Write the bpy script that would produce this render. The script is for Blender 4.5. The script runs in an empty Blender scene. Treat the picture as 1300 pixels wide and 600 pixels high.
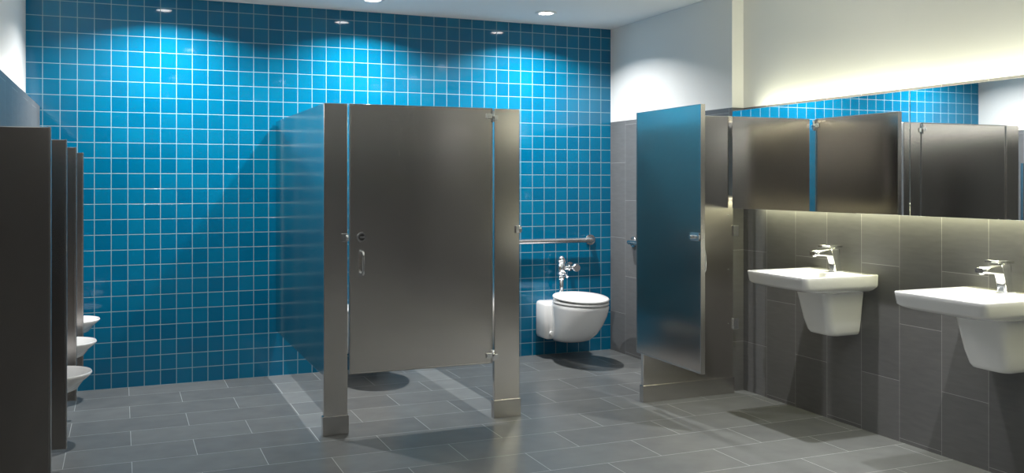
import bpy, bmesh, math
from mathutils import Vector, Matrix
S=bpy.context.scene
C=S.collection
ZOOM=(1.0,650,300)
try:
    S.view_settings.view_transform='Standard'
    S.view_settings.look='None'
except Exception as e: print(e)

# ------------------------------------------------------------ dimensions
ZC=2.61; YB=6.70; XL=-0.56; XLW=-0.48; XR=3.69; XS=3.78; YSTEP=5.06; ZW=1.853; YF=-2.6
YP=5.0   # stall front plane
PZ0,PZ1=0.32,1.79

# ------------------------------------------------------------ materials
def newmat(n):
    m=bpy.data.materials.new(n); m.use_nodes=True
    nt=m.node_tree; b=nt.nodes['Principled BSDF']
    return m,nt,b
def N(nt,t,**k):
    n=nt.nodes.new(t)
    for a,v in k.items(): setattr(n,a,v)
    return n
def math_(nt,op,a,b=None):
    n=N(nt,'ShaderNodeMath',operation=op)
    for i,v in enumerate((a,b)):
        if v is None: continue
        if isinstance(v,(int,float)): n.inputs[i].default_value=v
        else: nt.links.new(v,n.inputs[i])
    return n.outputs[0]
def pos(nt):
    g=N(nt,'ShaderNodeNewGeometry'); s=N(nt,'ShaderNodeSeparateXYZ')
    nt.links.new(g.outputs['Position'],s.inputs[0]); return g.outputs['Position'],s.outputs
def simple(n,col,rough=0.5,metal=0,spec=0.5,coat=0,noise=0.0,nscale=20):
    m,nt,b=newmat(n)
    b.inputs['Base Color'].default_value=(*col,1)
    b.inputs['Roughness'].default_value=rough
    b.inputs['Metallic'].default_value=metal
    b.inputs['Specular IOR Level'].default_value=spec
    b.inputs['Coat Weight'].default_value=coat
    if noise>0:
        p,_=pos(nt); t=N(nt,'ShaderNodeTexNoise'); t.inputs['Scale'].default_value=nscale
        nt.links.new(p,t.inputs['Vector'])
        r=N(nt,'ShaderNodeMixRGB'); r.inputs[1].default_value=(*[c*(1-noise) for c in col],1)
        r.inputs[2].default_value=(*[min(1,c*(1+noise)) for c in col],1)
        nt.links.new(t.outputs['Fac'],r.inputs[0]); nt.links.new(r.outputs[0],b.inputs['Base Color'])
    return m
def brick(nt,u,v,w,h,mortar,offset,c1,c2,cm,freq=2):
    cx=N(nt,'ShaderNodeCombineXYZ'); nt.links.new(u,cx.inputs[0]); nt.links.new(v,cx.inputs[1])
    t=N(nt,'ShaderNodeTexBrick'); t.offset=offset; t.offset_frequency=freq; t.squash=1
    t.inputs['Scale'].default_value=1; t.inputs['Brick Width'].default_value=w
    t.inputs['Row Height'].default_value=h; t.inputs['Mortar Size'].default_value=mortar
    t.inputs['Mortar Smooth'].default_value=0.1; t.inputs['Bias'].default_value=0
    t.inputs['Color1'].default_value=(*c1,1); t.inputs['Color2'].default_value=(*c2,1); t.inputs['Mortar'].default_value=(*cm,1)
    nt.links.new(cx.outputs[0],t.inputs['Vector']); return t

def blue_tile():
    m,nt,b=newmat('blue_glazed_tile'); p,s=pos(nt)
    u=math_(nt,'ADD',s[0],20*0.1016-0.0445); v=math_(nt,'ADD',s[2],0.0)
    t=brick(nt,u,v,0.1016,0.1016,0.0024,0.0,(0.0,0.115,0.235),(0.001,0.150,0.285),(0.22,0.36,0.42))
    nt.links.new(t.outputs['Color'],b.inputs['Base Color'])
    r=N(nt,'ShaderNodeMapRange'); r.inputs['To Min'].default_value=0.06; r.inputs['To Max'].default_value=0.7
    nt.links.new(t.outputs['Fac'],r.inputs['Value']); nt.links.new(r.outputs[0],b.inputs['Roughness'])
    inv=math_(nt,'SUBTRACT',1.0,t.outputs['Fac'])
    bp=N(nt,'ShaderNodeBump'); bp.inputs['Strength'].default_value=0.5; bp.inputs['Distance'].default_value=0.002
    nt.links.new(inv,bp.inputs['Height']); nt.links.new(bp.outputs[0],b.inputs['Normal'])
    return m
def grey_wall(axis,name,v0,u0):
    # stone tile wainscot below ZW, white paint above
    m,nt,b=newmat(name); p,s=pos(nt)
    u=math_(nt,'SUBTRACT',s[2],u0-6.0); v=math_(nt,'SUBTRACT',s[axis],v0-0.273*20)
    t=brick(nt,u,v,0.60,0.273,0.0014,0.5,(0.120,0.121,0.123),(0.150,0.151,0.153),(0.34,0.34,0.34))
    nz=N(nt,'ShaderNodeTexNoise'); nz.inputs['Scale'].default_value=9; nz.inputs['Detail'].default_value=8
    mp=N(nt,'ShaderNodeMapping'); mp.inputs['Scale'].default_value=(1,1,6) ; nt.links.new(p,mp.inputs[0]); nt.links.new(mp.outputs[0],nz.inputs['Vector'])
    rr=N(nt,'ShaderNodeMapRange'); rr.inputs['To Min'].default_value=0.8; rr.inputs['To Max'].default_value=1.15
    nt.links.new(nz.outputs['Fac'],rr.inputs['Value'])
    mx=N(nt,'ShaderNodeMixRGB',blend_type='MULTIPLY'); mx.inputs[0].default_value=1
    nt.links.new(t.outputs['Color'],mx.inputs[1]); nt.links.new(rr.outputs[0],mx.inputs[2])
    st=math_(nt,'GREATER_THAN',s[2],ZW)
    m2=N(nt,'ShaderNodeMixRGB'); m2.inputs[2].default_value=(0.78,0.79,0.78,1)
    nt.links.new(st,m2.inputs[0]); nt.links.new(mx.outputs[0],m2.inputs[1]); nt.links.new(m2.outputs[0],b.inputs['Base Color'])
    r=N(nt,'ShaderNodeMapRange'); r.inputs['To Min'].default_value=0.42; r.inputs['To Max'].default_value=0.8
    nt.links.new(st,r.inputs['Value']); nt.links.new(r.outputs[0],b.inputs['Roughness'])
    return m
def floor_mat():
    m,nt,b=newmat('floor_porcelain_tile'); p,s=pos(nt)
    u=math_(nt,'ADD',s[0],12.15); v=math_(nt,'ADD',s[1],6.07)
    t=brick(nt,u,v,0.61,0.305,0.0017,0.5,(0.144,0.150,0.151),(0.172,0.179,0.180),(0.38,0.40,0.40))
    nz=N(nt,'ShaderNodeTexNoise'); nz.inputs['Scale'].default_value=7; nz.inputs['Detail'].default_value=8; nt.links.new(p,nz.inputs['Vector'])
    rr=N(nt,'ShaderNodeMapRange'); rr.inputs['To Min'].default_value=0.8; rr.inputs['To Max'].default_value=1.15
    nt.links.new(nz.outputs['Fac'],rr.inputs['Value'])
    mx=N(nt,'ShaderNodeMixRGB',blend_type='MULTIPLY'); mx.inputs[0].default_value=1
    nt.links.new(t.outputs['Color'],mx.inputs[1]); nt.links.new(rr.outputs[0],mx.inputs[2]); nt.links.new(mx.outputs[0],b.inputs['Base Color'])
    b.inputs['Roughness'].default_value=0.27
    return m
def steel(name,col,rough,aniso=0.4):
    m,nt,b=newmat(name)
    b.inputs['Metallic'].default_value=1; b.inputs['Base Color'].default_value=(*col,1)
    p,s=pos(nt)
    mp=N(nt,'ShaderNodeMapping'); mp.inputs['Scale'].default_value=(1.5,1.5,900)
    nt.links.new(p,mp.inputs[0])
    nz=N(nt,'ShaderNodeTexNoise'); nz.inputs['Scale'].default_value=1.0; nz.inputs['Detail'].default_value=0
    nt.links.new(mp.outputs[0],nz.inputs['Vector'])
    b.inputs['Roughness'].default_value=rough
    rr=N(nt,'ShaderNodeMapRange'); rr.inputs['To Min'].default_value=0.985; rr.inputs['To Max'].default_value=1.015
    nt.links.new(nz.outputs['Fac'],rr.inputs['Value'])
    mx=N(nt,'ShaderNodeMixRGB',blend_type='MULTIPLY'); mx.inputs[0].default_value=1; mx.inputs[1].default_value=(*col,1)
    nt.links.new(rr.outputs[0],mx.inputs[2]); nt.links.new(mx.outputs[0],b.inputs['Base Color'])
    if aniso:
        b.inputs['Anisotropic'].default_value=aniso
        tz=N(nt,'ShaderNodeCombineXYZ'); tz.inputs[2].default_value=1; tz.inputs[0].default_value=0.001
        nt.links.new(tz.outputs[0],b.inputs['Tangent'])
    return m
def emis(n,col,st):
    m,nt,b=newmat(n); b.inputs['Base Color'].default_value=(*col,1)
    b.inputs['Emission Color'].default_value=(*col,1); b.inputs['Emission Strength'].default_value=st; return m
M_BLUE=blue_tile(); M_WR=grey_wall(1,'sink_wall_tile_and_paint',4.547,0.32); M_WL=grey_wall(1,'left_wall_tile_and_paint',4.5,0.32)
M_WF=grey_wall(0,'front_wall_tile_and_paint',0,0.32)
M_FLOOR=floor_mat(); M_CEIL=simple('ceiling_paint',(0.86,0.87,0.87),0.9,noise=0.01)
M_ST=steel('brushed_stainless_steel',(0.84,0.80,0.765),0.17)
M_STB=steel('brushed_stainless_steel_dimmed',(0.60,0.545,0.50),0.16)  # same steel, base colour darkened to mute reflections on the open door
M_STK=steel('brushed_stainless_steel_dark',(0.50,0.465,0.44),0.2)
M_STD=steel('brushed_stainless_edge',(0.62,0.60,0.58),0.25)
M_CH=simple('chrome',(0.90,0.91,0.92),0.16,1)
M_FC=simple('polished_faucet_chrome',(0.93,0.94,0.95),0.2,1)
M_SAT=simple('satin_stainless',(0.6,0.6,0.6),0.25,1)
M_CER=simple('white_ceramic',(0.82,0.83,0.83),0.08,0,0.5,0.5,noise=0.005)
M_SEAT=simple('white_plastic_seat',(0.85,0.86,0.85),0.2)
M_MIR=simple('mirror_silver',(0.86,0.88,0.88),0.01,1)
M_BLK=simple('dark_rubber',(0.02,0.02,0.02),0.6)
M_LAMP=emis('downlight_lens_glow',(1,0.98,0.94),22)
M_LED=emis('led_strip_glow',(1,0.95,0.72),3)
M_TRIM=simple('white_metal_trim',(0.8,0.8,0.8),0.4)

# ------------------------------------------------------------ mesh helpers
def obj(name,bm,mats,smooth=False,loc=(0,0,0)):
    bmesh.ops.recalc_face_normals(bm,faces=bm.faces)
    me=bpy.data.meshes.new(name); bm.to_mesh(me); bm.free()
    for m in (mats if isinstance(mats,(list,tuple)) else [mats]): me.materials.append(m)
    if smooth:
        for f in me.polygons: f.use_smooth=True
    o=bpy.data.objects.new(name,me); C.objects.link(o); o.location=loc
    return o
def bm_box(bm,x0,x1,y0,y1,z0,z1,bev=0,mi=0):
    t=bmesh.new(); bmesh.ops.create_cube(t,size=1)
    for v in t.verts: v.co=Vector(((x0+x1)/2+v.co.x*(x1-x0),(y0+y1)/2+v.co.y*(y1-y0),(z0+z1)/2+v.co.z*(z1-z0)))
    if bev>0: bmesh.ops.bevel(t,geom=t.edges[:],offset=bev,segments=2,affect='EDGES',profile=0.5)
    for f in t.faces: f.material_index=mi
    tmp=bpy.data.meshes.new('tmp'); t.to_mesh(tmp); t.free(); bm.from_mesh(tmp); bpy.data.meshes.remove(tmp)
def box(name,x0,x1,y0,y1,z0,z1,mat,bev=0):
    bm=bmesh.new(); bm_box(bm,x0,x1,y0,y1,z0,z1,bev); return obj(name,bm,mat)
def bm_cyl(bm,p0,p1,r0,r1=None,seg=20,mi=0):
    r1=r0 if r1 is None else r1
    p0=Vector(p0);p1=Vector(p1);d=p1-p0
    q=d.to_track_quat('Z','Y').to_matrix().to_4x4()
    t=bmesh.new(); bmesh.ops.create_cone(t,cap_ends=True,segments=seg,radius1=r0,radius2=r1,depth=d.length)
    bmesh.ops.transform(t,matrix=Matrix.Translation((p0+p1)/2)@q,verts=t.verts)
    for f in t.faces: f.material_index=mi; f.smooth=len(f.verts)==4
    tmp=bpy.data.meshes.new('tmp'); t.to_mesh(tmp); t.free(); bm.from_mesh(tmp); bpy.data.meshes.remove(tmp)
def tube(bm,pts,r,seg=14,mi=0):
    pts=[Vector(p) for p in pts]; rings=[]
    for i,p in enumerate(pts):
        if i==0: d=pts[1]-p
        elif i==len(pts)-1: d=p-pts[-2]
        else: d=(pts[i+1]-p).normalized()+(p-pts[i-1]).normalized()
        d.normalize(); a=d.orthogonal() if i==0 else prev-d*prev.dot(d)
        a.normalize(); prev=a; b=d.cross(a)
        rings.append([p+(a*math.cos(2*math.pi*k/seg)+b*math.sin(2*math.pi*k/seg))*r for k in range(seg)])
    loft(bm,rings,mi=mi)
def loft(bm,rings,cap=True,mi=0):
    vs=[[bm.verts.new(c) for c in r] for r in rings]; n=len(rings[0])
    for a,b in zip(vs,vs[1:]):
        for k in range(n):
            f=bm.faces.new((a[k],a[(k+1)%n],b[(k+1)%n],b[k])); f.smooth=True; f.material_index=mi
    if cap:
        for r in (vs[0][::-1],vs[-1]):
            f=bm.faces.new(r); f.material_index=mi
def rounded(pts,r,n=6):
    pts=[Vector(p) for p in pts]; out=[pts[0]]
    for i in range(1,len(pts)-1):
        p=pts[i]; a=(pts[i-1]-p).normalized(); b=(pts[i+1]-p).normalized()
        s=p+a*r; e=p+b*r
        for k in range(n+1):
            t=k/n; out.append(s*(1-t)**2+p*2*t*(1-t)+e*t*t)
    out.append(pts[-1]); return out
def group(name,objs,loc,rz=0):
    e=bpy.data.objects.new(name,None); e.empty_display_size=0.1; C.objects.link(e)
    for o in objs: o.parent=e
    e.location=loc; e.rotation_euler=(0,0,rz); return e

# ------------------------------------------------------------ room shell
box('floor',XL-0.15,XS+0.15,YF-0.15,YB+0.15,-0.1,0,M_FLOOR)
box('ceiling',XL-0.15,XS+0.15,YF-0.15,YB+0.15,ZC,ZC+0.1,M_CEIL)
box('wall_back',XL-0.15,XS+0.15,YB,YB+0.15,0,ZC,M_BLUE)
bm=bmesh.new(); bm_box(bm,XL-0.15,XL,YF,YB,0,ZC); bm_box(bm,XL,XLW,YF,YB,0,ZW-0.0005)
obj('wall_left',bm,M_WL)
bm=bmesh.new(); bm_box(bm,XS,XS+0.15,YF,YB,0,ZC); bm_box(bm,XR,XS,YSTEP,YB,0,ZC)
obj('wall_right',bm,M_WR)
box('wall_front',XL-0.15,XS+0.15,YF-0.15,YF,0,ZC,M_WF)

# ------------------------------------------------------------ partitions
def pilaster(x0,x1,y0=YP,th=0.032,ztop=PZ1,screws=None):
    bm=bmesh.new()
    bm_box(bm,x0,x1,y0,y0+th,0.004,ztop,0.003)
    bm_box(bm,x0-0.006,x1+0.006,y0-0.006,y0+th+0.006,0.0,0.105,0.002,1)
    if screws:
        for z in screws[1]: bm_cyl(bm,(screws[0],y0+0.001,z),(screws[0],y0-0.004,z),0.006,mi=2,seg=12)
    return obj('toilet_partition_pilaster',bm,[M_ST,M_STD,M_CH])
pilaster(1.006,1.135)
pilaster(1.992,2.150)
pilaster(2.985,3.655,screws=(3.62,(0.45,0.8,1.15,1.5,1.72)))
def side_panel(x,y0,y1):
    bm=bmesh.new(); bm_box(bm,x-0.0125,x+0.0125,y0,y1,PZ0,PZ1,0.002)
    for z in (PZ0+0.15,(PZ0+PZ1)/2,PZ1-0.15):
        bm_box(bm,x+0.0125,x+0.0165,y1-0.04,y1+0.002,z-0.03,z+0.03,0.001,1)
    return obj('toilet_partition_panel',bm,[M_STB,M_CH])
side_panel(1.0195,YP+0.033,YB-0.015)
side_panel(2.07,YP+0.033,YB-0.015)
# wall brackets for the wide pilaster
bm=bmesh.new()
for z in (0.45,1.05,1.70): bm_box(bm,3.650,XR-0.001,YP-0.012,YP+0.0,z-0.035,z+0.035,0.002)
obj('partition_wall_bracket',bm,M_CH)

def stall_door(w,loc,rz,mat):
    parts=[]
    bm=bmesh.new()
    bm_box(bm,-w,-0.004,0,0.025,PZ0,PZ1,0.003)
    # raised edge channels
    for a,b in ((-w-0.001,-w+0.006),(-0.011,-0.003)): bm_box(bm,a,b,-0.0015,0.0265,PZ0,PZ1,0.001,1)
    bm_box(bm,-w,-0.004,-0.0015,0.0265,PZ1-0.006,PZ1+0.001,0.001,1)
    bm_box(bm,-w,-0.004,-0.0015,0.0265,PZ0-0.001,PZ0+0.006,0.001,1)
    parts.append(obj('door_leaf',bm,[mat,M_STD]))
    bm=bmesh.new()
    for z in (PZ0+0.045,PZ1-0.045):
        bm_box(bm,-0.045,-0.004,-0.010,-0.0016,z-0.014,z+0.014,0.002)
        bm_box(bm,-0.006,0.026,-0.011,-0.004,z-0.024,z+0.006,0.002)
        bm_cyl(bm,(-0.002,-0.010,z-0.034),(-0.002,-0.010,z+0.034),0.008)
        bm_cyl(bm,(-0.034,-0.009,z),(-0.034,-0.014,z),0.007)
    parts.append(obj('door_hinges',bm,M_CH))
    bm=bmesh.new(); zc=1.065; xh=-w+0.065
    bm_cyl(bm,(xh,0,zc),(xh,-0.009,zc),0.027,0.025,28)
    bm_cyl(bm,(xh,-0.009,zc),(xh,-0.0115,zc),0.017,0.017,28,1)
    bm_box(bm,xh-0.014,xh+0.014,-0.016,-0.011,zc-0.005,zc+0.005,0.001)
    parts.append(obj('occupancy_indicator',bm,[M_CH,M_BLK]))
    bm=bmesh.new(); z0,z1=0.865,0.985
    tube(bm,rounded([(xh,0,z0),(xh,-0.045,z0),(xh,-0.045,z1),(xh,0,z1)],0.02),0.0075)
    for z in (z0,z1): bm_cyl(bm,(xh,0,z),(xh,-0.005,z),0.014)
    parts.append(obj('pull_handle',bm,M_CH))
    bm=bmesh.new()
    bm_box(bm,-w+0.012,-w+0.10,0.025,0.031,zc-0.022,zc+0.022,0.002)
    bm_box(bm,-w-0.002,-w+0.085,0.031,0.040,zc-0.011,zc+0.011,0.002)
    bm_cyl(bm,(-w+0.055,0.038,zc),(-w+0.055,0.062,zc),0.010)
    parts.append(obj('slide_latch',bm,M_CH))
    return group('toilet_stall_door',parts,loc,rz)
stall_door(0.838,(1.985,YP+0.003,0),0,M_ST)
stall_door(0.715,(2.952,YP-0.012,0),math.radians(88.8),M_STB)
# latch keepers on the pilasters
for x,z in ((1.118,1.065),(2.138,1.09)):
    bm=bmesh.new(); bm_box(bm,x-0.016,x+0.016,YP-0.012,YP-0.0005,z-0.022,z+0.022,0.002)
    bm_cyl(bm,(x+0.012,YP-0.014,z-0.016),(x+0.012,YP-0.014,z+0.016),0.007)
    obj('door_latch_keeper',bm,M_CH)

# ------------------------------------------------------------ urinal screens + urinals
for y in (3.21,4.13,5.02,5.93):
    bm=bmesh.new()
    bm_box(bm,XLW+0.004,-0.200,y-0.0125,y+0.0125,0.30,1.534,0.002)
    bm_box(bm,-0.206,-0.198,y-0.0145,y+0.0145,0.299,1.535,0.001,1)
    for z in (0.45,0.92,1.40):
        bm_box(bm,XLW+0.0005,XLW+0.045,y-0.018,y-0.0125,z-0.03,z+0.03,0.001,1)
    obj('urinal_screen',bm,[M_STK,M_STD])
def dshape(L,W,z,n=32,flat=0.45,y0=0.0):
    # plan outline: back edge on y0, extends to -y
    pts=[]; e=min(L*0.6,W*1.35)
    ys=-(L-e)+y0
    for k in range(n+1):
        a=math.pi*k/n
        pts.append((W*math.cos(a),ys-e*math.sin(a)**0.9 if 0<k<n else ys,z))
    m=5
    for k in range(1,m): pts.append((-W,ys+(y0-ys)*k/m,z))
    pts.append((-W,y0,z))
    for k in range(1,m): pts.append((-W+2*W*k/m,y0,z))
    pts.append((W,y0,z))
    for k in range(1,m): pts.append((W,y0+(ys-y0)*k/m,z))
    return pts
def urinal(y):
    bm=bmesh.new()
    prof=[(0.10,0.10,0.36),(0.15,0.13,0.372),(0.22,0.150,0.405),(0.29,0.165,0.45),(0.345,0.172,0.49),(0.362,0.175,0.508),(0.358,0.172,0.516)]
    rings=[dshape(L,W,z) for L,W,z in prof]
    rings.append(dshape(0.335,0.155,0.514,y0=-0.02))
    rings.append(dshape(0.26,0.12,0.44,y0=-0.04)); rings.append(dshape(0.15,0.06,0.40,y0=-0.05))
    loft(bm,rings)
    # back shield
    rings=[dshape(L,W,z) for L,W,z in [(0.14,0.170,0.50),(0.11,0.165,0.62),(0.09,0.16,0.80),(0.085,0.155,0.95),(0.07,0.145,0.985),(0.03,0.12,0.995)]]
    loft(bm,rings)
    a=obj('basin',bm,M_CER)
    bm=bmesh.new()
    tube(bm,rounded([(0,-0.045,0.98),(0,-0.045,1.16),(0,0.0,1.16)],0.02),0.013)
    bm_cyl(bm,(0,-0.045,1.06),(0,-0.045,1.15),0.026); bm_cyl(bm,(0,-0.045,1.15),(0,-0.045,1.19),0.030,0.012)
    b=obj('flush_valve',bm,M_CH)
    return group('wall_urinal',[a,b],(XLW+0.001,y,0),math.radians(90))
for y in (4.62,5.50,6.38): urinal(y)

# ------------------------------------------------------------ toilets
def egg(cy,rx,ryf,ryb,z,n=48):
    o=[]
    for k in range(n):
        a=2*math.pi*k/n; s=math.sin(a)
        o.append((rx*math.cos(a),cy-(ryf if s>0 else ryb)*s,z))
    return o
def toilet(x):
    bm=bmesh.new()
    # rear mounting block
    bm_box(bm,-0.185,0.185,-0.20,-0.001,0.15,0.44,0.03)
    for f in bm.faces: f.smooth=True
    # bowl hull
    prof=[(-0.20,0.075,0.11,0.14,0.140),(-0.22,0.115,0.16,0.18,0.147),(-0.28,0.140,0.20,0.21,0.175),(-0.34,0.155,0.23,0.25,0.23),
          (-0.39,0.170,0.25,0.28,0.30),(-0.42,0.185,0.265,0.30,0.37),(-0.43,0.192,0.275,0.31,0.42),(-0.43,0.194,0.277,0.31,0.440),(-0.43,0.188,0.27,0.30,0.448),
          (-0.43,0.125,0.20,0.16,0.446),(-0.43,0.115,0.19,0.15,0.38),(-0.42,0.08,0.12,0.12,0.27),(-0.42,0.03,0.05,0.05,0.23)]
    loft(bm,[egg(*p) for p in prof])
    a=obj('bowl',bm,M_CER)
    bm=bmesh.new()
    cy=-0.42
    rs=[egg(cy,0.130,0.205,0.165,0.460),egg(cy,0.187,0.280,0.235,0.453),egg(cy,0.197,0.290,0.242,0.460),egg(cy,0.194,0.287,0.24,0.470),egg(cy,0.180,0.27,0.228,0.474),
        egg(cy,0.140,0.220,0.175,0.473),egg(cy,0.130,0.205,0.165,0.468),egg(cy,0.130,0.205,0.165,0.460)]
    loft(bm,rs,cap=False)
    b=obj('seat',bm,M_SEAT)
    # closed lid, slightly domed, rear hinge block
    bm=bmesh.new()
    def tilt(r): return [(p[0],p[1],p[2]+(p[1]+0.71)*0.035) for p in r]
    rs=[egg(cy,0.185,0.276,0.236,0.4765),egg(cy,0.196,0.289,0.244,0.480),egg(cy,0.197,0.290,0.244,0.490),egg(cy,0.190,0.283,0.238,0.497),
        egg(cy,0.15,0.24,0.20,0.501),egg(cy,0.08,0.13,0.11,0.503)]
    loft(bm,[tilt(r) for r in rs])
    bm_box(bm,-0.10,0.10,-0.215,-0.160,0.441,0.500,0.008)
    l=obj('lid',bm,M_SEAT)
    bm=bmesh.new()
    for sx in (-1,1):
        bm_cyl(bm,(sx*0.135,-0.199,0.20),(sx*0.135,-0.213,0.20),0.018,0.014)
    c=obj('bolt_caps',bm,M_SEAT)
    bm=bmesh.new(); fx=-0.0
    bm_cyl(bm,(fx,-0.10,0.438),(fx,-0.10,0.46),0.032); bm_cyl(bm,(fx,-0.10,0.44),(fx,-0.10,0.64),0.0175)
    bm_cyl(bm,(fx,-0.10,0.60),(fx,-0.10,0.63),0.028)
    bm_cyl(bm,(fx,-0.10,0.64),(fx,-0.10,0.735),0.031); bm_cyl(bm,(fx,-0.10,0.735),(fx,-0.10,0.75),0.037)
    bm_cyl(bm,(fx,-0.10,0.75),(fx,-0.10,0.785),0.036,0.016)
    bm_cyl(bm,(fx,-0.10,0.69),(fx+0.12,-0.10,0.69),0.018); bm_cyl(bm,(fx+0.055,-0.10,0.69),(fx+0.075,-0.10,0.69),0.026)
    bm_cyl(bm,(fx+0.12,-0.135,0.69),(fx+0.12,-0.065,0.69),0.029)
    bm_cyl(bm,(fx+0.12,-0.07,0.69),(fx+0.12,-0.001,0.69),0.017); bm_cyl(bm,(fx+0.12,-0.012,0.69),(fx+0.12,-0.001,0.69),0.036)
    bm_cyl(bm,(fx,-0.10,0.665),(fx,-0.15,0.655),0.014); bm_cyl(bm,(fx,-0.15,0.655),(fx,-0.205,0.63),0.007,0.009)
    d=obj('flush_valve',bm,M_CH)
    return group('wall_hung_toilet',[a,b,c,d,l],(x,YB,0))
toilet(1.60); toilet(3.195)

# ------------------------------------------------------------ grab bars
def grab(name,p0,p1,nrm):
    bm=bmesh.new(); p0=Vector(p0);p1=Vector(p1);n=Vector(nrm)
    tube(bm,rounded([p0,p0+n*0.055,p1+n*0.055,p1],0.03),0.019)
    for p in (p0,p1): bm_cyl(bm,p,p+n*0.012,0.042)
    obj(name,bm,M_SAT)
grab('grab_bar',(2.62,YB-0.001,0.90),(3.50,YB-0.001,0.90),(0,-1,0))
grab('grab_bar',(XR-0.001,6.32,0.90),(XR-0.001,5.25,0.90),(-1,0,0))

# ------------------------------------------------------------ sinks
def rrect(x0,x1,y0,y1,z,rf,rb,n=6):
    pts=[]
    for cx,cy,r,a0 in ((x1-rb,y1-rb,rb,0),(x0+rf,y1-rf,rf,90),(x0+rf,y0+rf,rf,180),(x1-rb,y0+rb,rb,270)):
        for k in range(n+1):
            a=math.radians(a0+90*k/n); pts.append((cx+r*math.cos(a),cy+r*math.sin(a),z))
    return pts
def sink(y):
    hw=0.25; D=0.50
    bm=bmesh.new()
    R=[rrect(-0.30,-0.001,-0.17,0.17,0.762,0.06,0.01),
       rrect(-D+0.06,-0.001,-hw+0.035,hw-0.035,0.780,0.06,0.01),
       rrect(-D+0.016,-0.001,-hw+0.009,hw-0.009,0.797,0.045,0.01),
       rrect(-D+0.004,-0.001,-hw+0.003,hw-0.003,0.808,0.035,0.01),
       rrect(-D,-0.001,-hw,hw,0.860,0.025,0.01),
       rrect(-D+0.001,-0.002,-hw+0.001,hw-0.001,0.8635,0.025,0.01),
       rrect(-D+0.005,-0.005,-hw+0.005,hw-0.005,0.865,0.025,0.01),
       rrect(-D+0.030,-0.135,-hw+0.03,hw-0.03,0.862,0.05,0.05),
       rrect(-D+0.040,-0.145,-hw+0.04,hw-0.04,0.85,0.05,0.05),
       rrect(-D+0.08,-0.17,-hw+0.08,hw-0.08,0.80,0.06,0.06),
       rrect(-D+0.13,-0.22,-hw+0.14,hw-0.14,0.785,0.05,0.05)]
    loft(bm,R); a=obj('basin',bm,M_CER)
    bm=bmesh.new()
    R=[rrect(-0.17,-0.001,-0.085,0.085,0.515,0.04,0.005),rrect(-0.195,-0.001,-0.10,0.10,0.523,0.045,0.005),rrect(-0.205,-0.001,-0.108,0.108,0.54,0.045,0.005),
       rrect(-0.225,-0.001,-0.118,0.118,0.60,0.045,0.005),rrect(-0.245,-0.001,-0.130,0.130,0.70,0.045,0.005),
       rrect(-0.26,-0.001,-0.14,0.14,0.762,0.045,0.005),rrect(-0.28,-0.001,-0.15,0.15,0.79,0.045,0.005)]
    loft(bm,R); b=obj('shroud',bm,M_CER)
    bm=bmesh.new(); bm_cyl(bm,(-0.32,0,0.7855),(-0.32,0,0.789),0.022); c=obj('drain',bm,M_CH)
    return group('wall_hung_sink',[a,b,c],(XS,y,0))
def faucet(y):
    bm=bmesh.new()
    def rr(cx,z,w,d): return rrect(cx-d,cx+d,-w,w,z,0.010,0.010,4)
    loft(bm,[rr(0,0.8652,0.032,0.034),rr(0,0.870,0.032,0.034),rr(-0.001,0.871,0.025,0.027),rr(-0.010,0.92,0.025,0.027),rr(-0.022,0.968,0.027,0.031),rr(-0.026,0.988,0.027,0.034),rr(-0.026,0.992,0.024,0.031)])
    def yz(x,z0,z1,w):
        r=min((z1-z0)*0.45,0.009); o=[]
        for cy,cz,a0 in ((w-r,z1-r,0),(-w+r,z1-r,90),(-w+r,z0+r,180),(w-r,z0+r,270)):
            for k in range(5):
                a=math.radians(a0+22.5*k); o.append((x,cy+r*math.cos(a),cz+r*math.sin(a)))
        return o
    loft(bm,[yz(0.008,0.955,0.992,0.026),yz(-0.05,0.948,0.994,0.026),yz(-0.12,0.954,0.986,0.024),yz(-0.165,0.958,0.980,0.022)])
    loft(bm,[yz(0.028,0.9975,1.008,0.023),yz(-0.05,0.9985,1.011,0.023),yz(-0.11,1.004,1.014,0.018)])
    bm_cyl(bm,(-0.020,0,0.985),(-0.020,0,1.002),0.018)
    bm_cyl(bm,(-0.148,0,0.965),(-0.148,0,0.951),0.011)
    obj('sink_faucet',bm,M_FC,loc=(XS-0.075,y,0))
for y in (4.12,3.03,1.94):
    sink(y); faucet(y)

# ------------------------------------------------------------ mirror
parts=[]
XM=3.63
for i,(a,b) in enumerate(((3.515,4.975),(2.052,3.511),(0.59,2.048))):
    parts.append(box('mirror_panel_%d'%(i+1),XM,XM+0.008,a,b,1.197,1.822,M_MIR,0.001))
parts.append(box('housing',XM+0.009,XS-0.001,0.70,4.90,1.26,1.76,M_TRIM))
parts.append(box('led_strip_top',XM+0.09,XM+0.11,0.75,4.88,1.7605,1.765,M_LED))
parts.append(box('led_strip_bottom',XM+0.09,XM+0.11,0.75,4.88,1.252,1.2595,M_LED))
mg=group('wall_mirror',parts,(0,0,0))
def area(name,loc,rot,sx,sy,e,col,spread=180,shape='RECTANGLE'):
    l=bpy.data.lights.new(name,'AREA'); l.shape=shape; l.size=sx; l.size_y=sy; l.energy=e; l.color=col
    l.spread=math.radians(spread)
    o=bpy.data.objects.new(name,l); C.objects.link(o); o.location=loc; o.rotation_euler=rot; return o
l1=area('led_light_up',(XM+0.09,2.8,1.775),(math.pi,0,0),0.03,4.1,15,(1,0.97,0.70)); l1.parent=mg
l2=area('led_light_down',(XM+0.115,2.8,1.245),(0,0,0),0.03,4.1,15,(1,0.97,0.60)); l2.parent=mg

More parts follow.
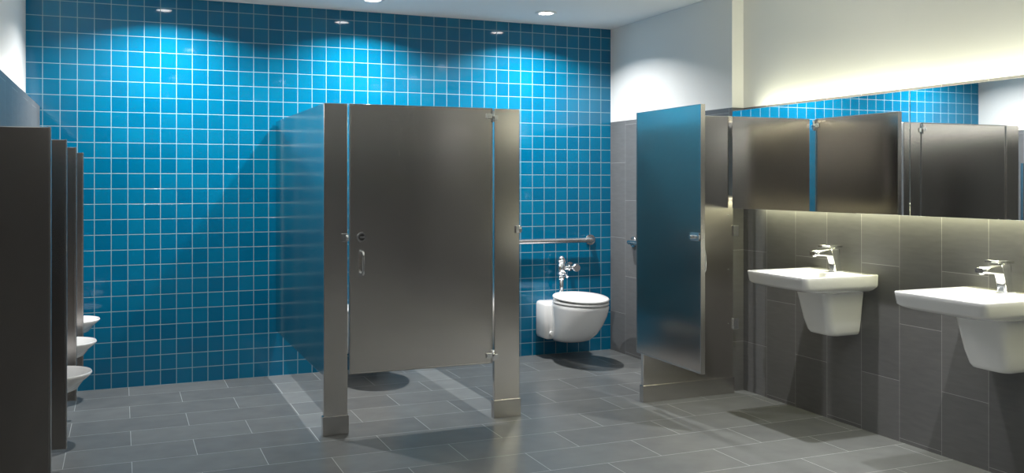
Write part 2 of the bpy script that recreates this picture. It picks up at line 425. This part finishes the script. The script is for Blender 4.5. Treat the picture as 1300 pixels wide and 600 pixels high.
# ------------------------------------------------------------ downlights
def downlight(x,y,e,spread=125,r=0.06):
    bm=bmesh.new(); n=40
    rings=[]
    for rr_,z in ((0.080,0),(0.080,-0.005),(0.074,-0.008),(0.056,-0.008),(0.052,-0.002),(0.052,0.0)):
        rings.append([(rr_*math.cos(2*math.pi*k/n),rr_*math.sin(2*math.pi*k/n),z) for k in range(n)])
    loft(bm,rings,cap=False); a=obj('trim_ring',bm,M_TRIM)
    bm=bmesh.new(); bm_cyl(bm,(0,0,-0.001),(0,0,-0.003),0.052,seg=40); b=obj('lens',bm,M_LAMP)
    l=area('lamp',(0,0,-0.006),(0,0,0),r,r,e,(1,0.985,0.96),spread,'DISK')
    group('recessed_downlight',[a,b,l],(x,y,ZC))
for x in (0.29,1.585,2.885): downlight(x,6.22,36,140)
downlight(0.6,4.15,4)
downlight(3.2,3.85,11,80,0.04)
downlight(3.2,2.75,11,80,0.04)
for x in (0.6,1.85,3.05):
    downlight(x,1.6,1.5); downlight(x,-0.8,11)  # unseen downlights, added as fill light for the room
# invented glowing strip and lamp on left ledge, added to brighten the ceiling
la=area('ledge_fill_light',((XL+XLW)/2,2.6,ZW+0.02),(math.pi,0,0),0.03,7.5,13,(1,0.98,0.94))
bx=box('strip',(XL+XLW)/2-0.01,(XL+XLW)/2+0.01,-1.2,6.4,ZW,ZW+0.006,M_LED)
group('ledge_fill_strip',[bx,la],(0,0,0))

# ------------------------------------------------------------ world + camera
w=bpy.data.worlds.new('World'); S.world=w; w.use_nodes=True
w.node_tree.nodes['Background'].inputs[0].default_value=(0.5,0.5,0.5,1); w.node_tree.nodes['Background'].inputs[1].default_value=0.3
cam=bpy.data.cameras.new('Camera'); co=bpy.data.objects.new('Camera',cam); C.objects.link(co)
k,cx,cy=ZOOM
cam.sensor_width=36; cam.lens=1182/1300*36*k; cam.shift_x=(cx-650)/1300*k; cam.shift_y=(231-cy)/1300*k; cam.clip_start=0.02
co.location=(0,0,1.365); co.rotation_euler=(math.pi/2,0,-math.radians(22.8))
S.camera=co
